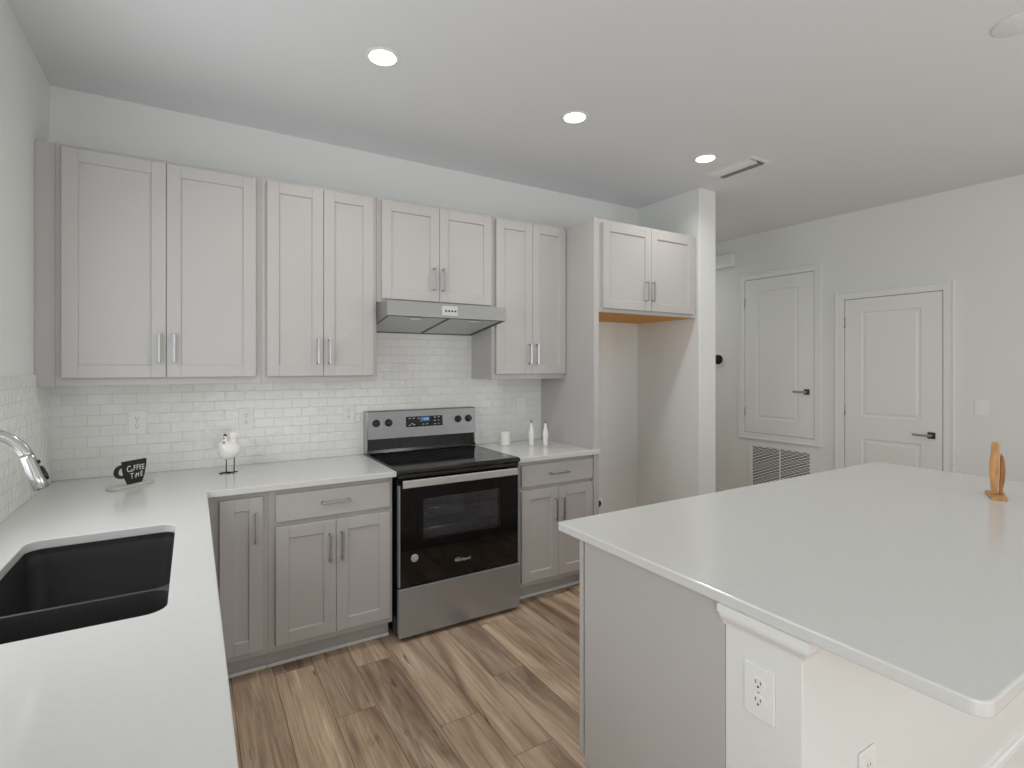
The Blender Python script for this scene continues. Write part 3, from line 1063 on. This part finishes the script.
def outlet_plate(root, decora=False, w=0.078, h=0.124, slots=True):
    """plate on local x-z plane facing -y"""
    MB().box(-w / 2, w / 2, -0.006, -0.0004, -h / 2, h / 2, 0.0025, 2).build('cover_plate', M['plastic'], root)
    if decora:
        d = MB().box(-0.0168, 0.0168, -0.0085, -0.0062, -0.0335, 0.0335, 0.001).build('rocker', M['plastic'], root)
        return
    for s in (1, -1):
        zc = s * 0.0205
        pts = []
        for k in range(32):
            a = 2 * PI * k / 32
            x = 0.0172 * math.cos(a)
            z = max(-0.0145, min(0.0145, 0.0172 * math.sin(a)))
            pts.append((x, zc + z))
        r = MB().prism(pts, 'y', -0.0078, -0.0061).build('receptacle', M['plastic'], root)
        sl = MB()
        sl.box(-0.0074, -0.0052, -0.0081, -0.0077, zc + 0.0005, zc + 0.0085)
        sl.box(0.0052, 0.0074, -0.0081, -0.0077, zc + 0.001, zc + 0.0078)
        sl.lathe([(0.0027, 0), (0.0027, 0.0004)], (0, -0.0077, zc - 0.0065), 10, axis='y')
        sl.build('slots', M['slot'], r)
    MB().lathe([(0.0028, 0), (0.002, 0.001), (0, 0.0011)], (0, -0.0061, 0), 10, axis='y').build('screw', M['nickel'], root)


GO = 'electrical outlets in the kitchen'
p1 = thing('wall_outlet', (0.350, -0.0081, 1.182), 'white duplex outlet on tile behind the coffee mug sign', 'outlet', GO)
outlet_plate(p1)
for loc, lab, rz in (((0.858, -0.0081, 1.174), 'white duplex outlet on tile above the white bird figurine', 0),
                     ((1.434, -0.0081, 1.176), 'white duplex outlet on tile just left of the range', 0),
                     ((IX, -2.6085, 0.705), 'white duplex outlet on the island wall end, facing the sink', R(-90)),
                     ((2.018, YP0, 0.472), 'white outlet low on the island wall under the overhang, facing the camera', 0)):
    c = copy_tree(p1)
    c.location, c['label'] = loc, lab
    c.rotation_euler = (0, 0, rz)
c = thing('wall_switch', (2.712, -0.0081, 1.172), 'white rocker switch on tile above the two small white bottles', 'switch', 'light switches')
outlet_plate(c, True)
c = rw_root('wall_switch', 2.273, 1.160, 'white rocker light switch on the wall right of the far door', 'switch')
c['group'] = 'light switches'
outlet_plate(c, True, 0.078, 0.116)
c = thing('fridge_outlet', (3.470, 0, 0.335), 'round white outlet low on the fridge alcove back wall', 'outlet')
MB().lathe([(0.052, 0.0005), (0.052, 0.010), (0.049, 0.013), (0.0, 0.013)], (0, 0, 0), 28, axis='y').build('cover_plate', M['plastic'], c)
MB().lathe([(0.027, 0.0), (0.027, 0.002), (0.0, 0.002)], (0.0, -0.0132, 0.0), 20, axis='y').build('receptacle', M['slot'], c)

# ------------------------------------------------------------------ far right wall


def panel_leaf(parent, w, h, panels, name='leaf'):
    """moulded door leaf with raised panels, local x 0..w, z 0..h, face at y=-0.006"""
    yf = -0.013
    m = MB()
    xs = sorted({0, w} | {p[0] for p in panels} | {p[1] for p in panels})
    zs = sorted({0, h} | {p[2] for p in panels} | {p[3] for p in panels})
    t = bmesh.new()
    for xa, xb in zip(xs, xs[1:]):
        for za, zb in zip(zs, zs[1:]):
            if any(abs(xa - p[0]) < 1e-6 and abs(xb - p[1]) < 1e-6 and za >= p[2] - 1e-6 and zb <= p[3] + 1e-6 for p in panels):
                continue
            t.faces.new([t.verts.new(q) for q in ((xa, yf, za), (xb, yf, za), (xb, yf, zb), (xa, yf, zb))])
    for x0, x1, z0, z1 in panels:
        prev = None
        for ins, dep in ((0, 0), (0.006, 0.0075), (0.022, 0.0075), (0.036, 0.002)):
            ring = [t.verts.new(q) for q in ((x0 + ins, yf + dep, z0 + ins), (x1 - ins, yf + dep, z0 + ins), (x1 - ins, yf + dep, z1 - ins), (x0 + ins, yf + dep, z1 - ins))]
            if prev:
                for k in range(4):
                    t.faces.new((prev[k], prev[(k + 1) % 4], ring[(k + 1) % 4], ring[k]))
            prev = ring
        t.faces.new(prev)
    # edges of the leaf
    for a, b in (((0, 0), (w, 0)), ((w, 0), (w, h)), ((w, h), (0, h)), ((0, h), (0, 0))):
        t.faces.new([t.verts.new(q) for q in ((a[0], yf, a[1]), (a[0], 0.0, a[1]), (b[0], 0.0, b[1]), (b[0], yf, b[1]))])
    bmesh.ops.remove_doubles(t, verts=t.verts, dist=1e-5)
    bmesh.ops.recalc_face_normals(t, faces=t.faces)
    m._take(t)
    return m.build(name, M['trim'], parent)


def lever(parent, x, z, d=-1):
    h = MB().box(x - 0.026, x + 0.026, -0.022, -0.0132, z - 0.026, z + 0.026, 0.002).build('rosette', M['darknickel'], parent)
    m = MB()
    m.lathe([(0.010, 0), (0.010, 0.03)], (x, -0.022, z), 14, axis='y')
    m.box(min(x, x + d * 0.118), max(x, x + d * 0.118) + 0.008, -0.060, -0.050, z - 0.009, z + 0.009, 0.003, 2)
    m.build('door_handle', M['nickel'], parent)


def hinge(parent, x, z):
    MB().tube([(x, -0.016, z - 0.045), (x, -0.016, z + 0.045)], 0.0055, 10).build('hinge', M['nickel'], parent)


def casing(parent, x0, x1, z0, z1, w=0.075, four=False):
    """stepped casing round an opening x0..x1 (local), legs down to z0"""
    m = MB()
    for (a, b, c, d) in ((x0 - w, x0, z0 - (w if four else 0), z1 + w), (x1, x1 + w, z0 - (w if four else 0), z1 + w), (x0, x1, z1, z1 + w)) + (((x0, x1, z0 - w, z0),) if four else ()):
        m.box(a, b, -0.018, -0.0004, c, d, 0.002)
    o_ = 0.018
    m.box(x0 - w, x0 - w + o_, -0.025, -0.0182, z0 - (w if four else 0), z1 + w, 0.003)
    m.box(x1 + w - o_, x1 + w, -0.025, -0.0182, z0 - (w if four else 0), z1 + w, 0.003)
    m.box(x0 - w + o_, x1 + w - o_, -0.025, -0.0182, z1 + w - o_, z1 + w, 0.003)
    if four:
        m.box(x0 - w + o_, x1 + w - o_, -0.025, -0.0182, z0 - w, z0 - w + o_, 0.003)
    return m.build('casing', M['trim'], parent)


def door_gap(parent, x0, x1, z0, z1):
    MB().box(x0, x1, -0.0012, -0.0003, z0, z1).build('jamb', M['slot'], parent)


d = rw_root('door_1', 0.348, 0.787, kind='structure')
DW, DH = 0.706, 1.582
panel_leaf(d, DW, DH, [(0.128, 0.560, 0.146, 1.458)])
door_gap(d, -0.004, DW + 0.004, -0.004, DH + 0.004)
casing(d, -0.005, DW + 0.005, -0.005, DH + 0.005, 0.064, four=True)
lever(d, 0.642, 0.440)
for z in (0.215, 1.355):
    hinge(d, -0.001, z)
d = rw_root('door_2', 1.326, 0.012, kind='structure')
panel_leaf(d, 0.712, 2.055, [(0.135, 0.571, 1.022, 1.935), (0.135, 0.571, 0.20, 0.828)])
door_gap(d, -0.004, 0.716, -0.01, 2.059)
casing(d, -0.005, 0.717, -0.011, 2.060, 0.075)
lever(d, 0.642, 0.908)
for z in (0.22, 1.07, 1.85):
    hinge(d, -0.001, z)

v = rw_root('return_air_grille', 0.385, 0.19, 'white return air grille with stamped slots under the closet door', 'vent')
GW, GH = 0.672, 0.500
m = MB()
for a in ((0, GW, 0, 0.045), (0, GW, GH - 0.045, GH), (0, 0.045, 0.045, GH - 0.045), (GW - 0.045, GW, 0.045, GH - 0.045), (GW / 2 - 0.006, GW / 2 + 0.006, 0.045, GH - 0.045)):
    m.box(a[0], a[1], -0.012, -0.0005, a[2], a[3], 0.002)
m.build('frame', M['trim'], v)
MB().box(0.045, GW - 0.045, -0.003, -0.0008, 0.045, GH - 0.045).build('backing', M['ventdark'], v)
sl = MB()
for bx0, bx1 in ((0.046, GW / 2 - 0.0065), (GW / 2 + 0.0065, GW - 0.046)):
    n = 25
    for k in range(n):
        z = 0.052 + k * (GH - 0.104) / (n - 1)
        # bars with a shallow wave so the slots read as staggered lens shapes
        t = bmesh.new()
        top, bot = [], []
        N = 24
        for i in range(N + 1):
            x = bx0 + (bx1 - bx0) * i / N
            ph = 2 * PI * (x / 0.075) + PI * (k % 2)
            hw = 0.0038 + 0.0022 * math.sin(ph)
            top.append(t.verts.new((x, -0.0085, z + hw)))
            bot.append(t.verts.new((x, -0.0085, z - hw)))
        for i in range(N):
            t.faces.new((bot[i], bot[i + 1], top[i + 1], top[i]))
        ex = bmesh.ops.extrude_face_region(t, geom=t.faces[:])
        for g in ex['geom']:
            if isinstance(g, bmesh.types.BMVert):
                g.co.y += 0.004
        bmesh.ops.recalc_face_normals(t, faces=t.faces)
        sl._take(t)
sl.build('louvres', M['trim'], v)

c = rw_root('door_chime', 0.10, 2.545, 'white box-shaped door chime high on the far wall beside the alcove', 'chime')
MB().box(-0.12, 0.121, -0.05, -0.0005, 0, 0.14, 0.006, 2).build('cover', M['plastic'], c)
MB().box(-0.121, 0.122, -0.006, -0.0004, -0.002, 0.142, 0.002).build('back_plate', M['plastic'], c)
c = rw_root('thermostat', 0.028, 1.547, 'round black thermostat on the far wall beside the alcove edge', 'thermostat')
MB().lathe([(0.062, 0.0005), (0.062, 0.008), (0.058, 0.011), (0, 0.011)], (0, 0, 0), 32, axis='y').build('base_ring', M['plastic'], c)
MB().lathe([(0.053, 0.011), (0.053, 0.026), (0.049, 0.031), (0, 0.032)], (0, -0.0002, 0), 32, axis='y').build('dial', M['blackplastic'], c)

# ------------------------------------------------------------------ ceiling
GD = 'recessed ceiling downlights'


def downlight(x, y, label, power):
    u = thing('recessed_downlight', (x, y, CEIL), label, 'ceiling light', GD)
    t = MB()
    t.lathe([(0.057, 0.0015), (0.060, 0.0045), (0.074, 0.003), (0.078, 0.0005)], (0, 0, 0), 36, axis='-z')
    t.build('trim_ring', M['plastic'], u)
    MB().lathe([(0.057, 0.0), (0.057, 0.005), (0.0, 0.0055)], (0, 0, -0.0006), 32, axis='-z').build('lens', M['lens'], u)
    l = bpy.data.lights.new('bulb', 'AREA')
    l.shape = 'DISK'
    l.size = 0.11
    l.energy = power
    l.color = (1.0, 0.97, 0.93)
    l.spread = R(150)
    lo = bpy.data.objects.new('bulb', l)
    lo.location = (0, 0, -0.008)
    lo.parent = u
    COL.objects.link(lo)


downlight(1.318, -1.072, 'glowing round downlight above the left wall cabinets, nearest the camera', LAMP_POWER)
downlight(2.398, -1.066, 'middle glowing round downlight of the row, above the range side', LAMP_POWER)
downlight(3.495, -1.055, 'glowing round downlight at the far end, beside the ceiling vent', LAMP_POWER)
downlight(4.85, 0.85, 'added unseen downlight that brightens the side hall behind the alcove wall', 4.0)  # extra lamp out of view, added to lift the dark hall

v = W_root(thing('ceiling_vent', (3.82, -1.055, CEIL), 'white rectangular louvred supply vent in the ceiling above the alcove', 'vent'))
m = MB()
VX0, VX1, VY0, VY1 = 3.715, 3.925, -1.245, -0.865
for a in ((VX0, VX1, VY0, VY0 + 0.028), (VX0, VX1, VY1 - 0.028, VY1), (VX0, VX0 + 0.028, VY0 + 0.028, VY1 - 0.028), (VX1 - 0.028, VX1, VY0 + 0.028, VY1 - 0.028)):
    m.box(a[0], a[1], a[2], a[3], CEIL - 0.007, CEIL - 0.0005, 0.002)
m.build('frame', M['trim'], v)
MB().box(VX0 + 0.028, VX1 - 0.028, VY0 + 0.028, VY1 - 0.028, CEIL - 0.002, CEIL - 0.0008).build('backing', M['ventdark'], v)
for k in range(6):
    x = VX0 + 0.040 + k * 0.026
    s = 1 if k < 3 else -1
    mx = Matrix.Translation((x, (VY0 + VY1) / 2, CEIL - 0.012)) @ Matrix.Rotation(R(38 * s), 4, 'Y')
    MB().box(-0.013, 0.013, -0.160, 0.160, -0.0008, 0.0008, 0, 1, mx).build('louvre', M['trim'], v)

c = thing('smoke_detector', (3.428, -2.62, CEIL), 'round white cover on the ceiling at the upper right corner', 'smoke detector')
MB().lathe([(0.088, 0.0005), (0.086, 0.003), (0.078, 0.006), (0, 0.007)], (0, 0, 0), 40, axis='-z').build('cover', M['ceil'], c)

# ------------------------------------------------------------------ things on the counters
# coffee mug sign
u = thing('mug_sign', (0.349, -0.35, ZC1), 'black mug-shaped sign lettered COFFEE TIME on a pale wooden base', 'sign', rotz=math.atan2(0.68, 0.733))
MB().box(-0.098, 0.098, -0.026, 0.026, 0.0005, 0.013, 0.003, 2).build('base', M['woodwhite'], u)
cupo = [(-0.0405, 0.121), (0.076, 0.121), (0.073, 0.085), (0.066, 0.048), (0.053, 0.0135), (-0.013, 0.0135), (-0.029, 0.048), (-0.037, 0.085)]
cup = MB().prism(cupo, 'y', -0.006, 0.006, 0.001).build('mug_cutout', M['signblack'], u)
hp = []
for k in range(17):
    a = R(70 + k * 215 / 16)
    hp.append((-0.044 + 0.026 * math.cos(a), 0, 0.077 + 0.027 * math.sin(a)))
hm = MB()
t = bmesh.new()
N = 20
o1, i1 = [], []
for k in range(N + 1):
    a = R(62 + k * 236 / N)
    o1.append((-0.042 + 0.033 * math.cos(a), 0.076 + 0.031 * math.sin(a)))
    i1.append((-0.040 + 0.020 * math.cos(a), 0.076 + 0.019 * math.sin(a)))
F = [[t.verts.new((p[0], y, p[1])) for p in lst] for y in (-0.006, 0.006) for lst in (o1, i1)]
for k in range(N):
    t.faces.new((F[0][k], F[0][k + 1], F[1][k + 1], F[1][k]))
    t.faces.new((F[2][k], F[3][k], F[3][k + 1], F[2][k + 1]))
    t.faces.new((F[0][k], F[2][k], F[2][k + 1], F[0][k + 1]))
    t.faces.new((F[1][k], F[1][k + 1], F[3][k + 1], F[3][k]))
bmesh.ops.recalc_face_normals(t, faces=t.faces)
hm._take(t)
hm.build('mug_handle', M['signblack'], u)


def sign_text(s, x, z, size, sx=1.0):
    mx = Matrix.Translation((x, -0.0068, z)) @ Matrix.Rotation(R(90), 4, 'X') @ Matrix.Diagonal((sx, 1, 1, 1))
    text_mesh(s, size, 0.0004, mx, 'lettering', M['signwhite'], u)


cx = -0.016
for ch, dz, sz, adv in (('C', 0.0, 0.040, 0.0165), ('o', -0.006, 0.026, 0.0135), ('F', 0.001, 0.036, 0.0155), ('F', 0.002, 0.036, 0.0155), ('E', 0.001, 0.034, 0.0145), ('E', 0.0, 0.034, 0.015)):
    sign_text(ch, cx + 0.003, 0.0835 + dz, sz, 0.72)
    cx += adv * 0.93
cx = -0.002
for ch, dz, sz, adv in (('T', -0.001, 0.036, 0.016), ('i', -0.003, 0.028, 0.011), ('M', -0.001, 0.030, 0.020), ('E', 0.002, 0.034, 0.015)):
    sign_text(ch, cx + 0.004, 0.050 + dz, sz, 0.74)
    cx += adv

# white bird figurine
u = W_root(thing('bird_figurine', (0.765, -0.232, ZC1), 'white ceramic bird figurine on thin dark wire legs', 'figurine'))
m = MB()
t = bmesh.new()
bmesh.ops.create_icosphere(t, subdivisions=4, radius=1)
for vv in t.verts:
    x, y, z = vv.co
    vv.co = (0.763 + x * 0.054, -0.234 + y * 0.046, 1.034 + z * 0.050 * (1 - 0.12 * x) + 0.006 * max(0, x) + (0.018 * max(0, -x) ** 2 if z > 0 else 0))
m._take(t, True)
m.tube([(0.735, -0.24, 1.055), (0.737, -0.243, 1.080), (0.740, -0.246, 1.098), (0.741, -0.247, 1.108), (0.741, -0.247, 1.111)], [0.020, 0.013, 0.0105, 0.008, 0.002], 16)
m.ball((0.781, -0.226, 1.107), 0.025, 0.95, 0.75, 1.02)
m.tube([(0.778, -0.23, 1.06), (0.781, -0.227, 1.095)], [0.02, 0.014], 14)
m.build('body', M['ceramic'], u)
cm = MB()
for dx, dz, r in ((-0.004, 0.112, 0.0045), (0.000, 0.118, 0.0050), (0.0045, 0.113, 0.0045)):
    cm.ball((0.741 + dx, -0.247, 1.0 + dz), r, 1, 0.7, 1.2, sub=2)
cm.tube([(0.736, -0.254, 1.100), (0.733, -0.264, 1.096)], [0.004, 0.0006], 8)
cm.ball((0.736, -0.258, 1.078), 0.005, 0.8, 0.7, 1.5, sub=2)
cm.ball((0.7385, -0.2565, 1.102), 0.0018, sub=2)
cm.build('comb', M['redbrown'], u)
for lx, ly in ((0.748, -0.230), (0.784, -0.236)):
    m = MB()
    m.tube([(lx, ly, 0.995), (lx, ly, 0.96), (lx - 0.001, ly - 0.001, 0.9185)], 0.0026, 8)
    for ang, ln in ((188, 0.036), (222, 0.042), (262, 0.034), (30, 0.020)):
        a = R(ang)
        m.tube([(lx, ly, 0.919), (lx + 0.5 * ln * math.cos(a), ly + 0.5 * ln * math.sin(a), 0.9185), (lx + ln * math.cos(a), ly + ln * math.sin(a), 0.9165)], [0.0032, 0.0028, 0.0018], 6)
    m.build('leg', M['darkmetal'], u)

# ribbed jar and two bottles by the fridge panel
u = thing('candle_jar', (2.492, -0.150, ZC1), 'small white ribbed jar on the counter right of the range', 'jar')
prof = [(0.0, 0.001), (0.034, 0.001), (0.037, 0.004)]
for k in range(14):
    z = 0.006 + k * 0.0062
    prof += [(0.0365, z), (0.0385, z + 0.0031)]
prof += [(0.0375, 0.094), (0.034, 0.094), (0.033, 0.080), (0.0, 0.079)]
MB().lathe(prof, (0, 0, 0), 36).build('jar_body', M['ceramic'], u)
b1 = thing('bottle', (2.646, -0.254, ZC1), 'small white bottle with a slim neck, nearer to the ribbed jar', 'bottle', 'white bud bottles')
MB().lathe([(0.0, 0.001), (0.0165, 0.001), (0.0175, 0.004), (0.0165, 0.018), (0.0185, 0.05), (0.022, 0.078), (0.0195, 0.100), (0.0115, 0.128), (0.0085, 0.152), (0.0088, 0.158), (0, 0.158)], (0, 0, 0), 28).build('bottle_body', M['ceramic'], b1)
MB().lathe([(0.006, 0.158), (0.0075, 0.163), (0.0065, 0.170), (0.008, 0.174), (0.006, 0.181), (0.0, 0.182)], (0, 0, 0.0002), 18).build('stopper', M['cork'], b1)
b2 = copy_tree(b1)
b2.location = (2.722, -0.319, ZC1)
b2.rotation_euler = (0, 0, 0.6)
b2['label'] = 'small white bottle with a slim neck, beside the tall fridge panel'

# carved wooden figurine on the island
u = thing('wooden_figurine', (3.545, -2.520, ZC1), 'carved honey-brown wooden figurine standing on the white island', 'figurine', rotz=R(-73.8))
bp = [(-0.043, 0.078), (-0.018, -0.084), (0.0296, -0.070), (0.021, 0.0856)]
MB().prism(bp, 'z', 0.0005, 0.011, 0.0015).build('base', M['olive'], u)
ol = [(-0.022, 0.011), (-0.026, 0.05), (-0.0305, 0.11), (-0.029, 0.155), (-0.023, 0.19), (-0.020, 0.226), (-0.016, 0.231), (0.010, 0.231), (0.014, 0.222),
      (0.0155, 0.185), (0.013, 0.15), (0.0135, 0.11), (0.010, 0.06), (0.010, 0.011)]
MB().prism([(x * 0.74 - 0.005, z) for x, z in ol], 'y', 0.0, 0.05, 0.004).build('tall_figure', M['olive'], u)
ol2 = [(0.0125, 0.011), (0.013, 0.06), (0.0165, 0.11), (0.016, 0.15), (0.0185, 0.178), (0.024, 0.181), (0.032, 0.170), (0.0385, 0.145), (0.040, 0.11), (0.037, 0.07), (0.030, 0.038), (0.026, 0.011)]
MB().prism([(x * 0.74 - 0.005, z) for x, z in ol2], 'y', 0.012, 0.058, 0.004).build('small_figure', M['olivedark'], u)

for o in list(bpy.data.objects):
    if '_w' in o:
        del o['_w']
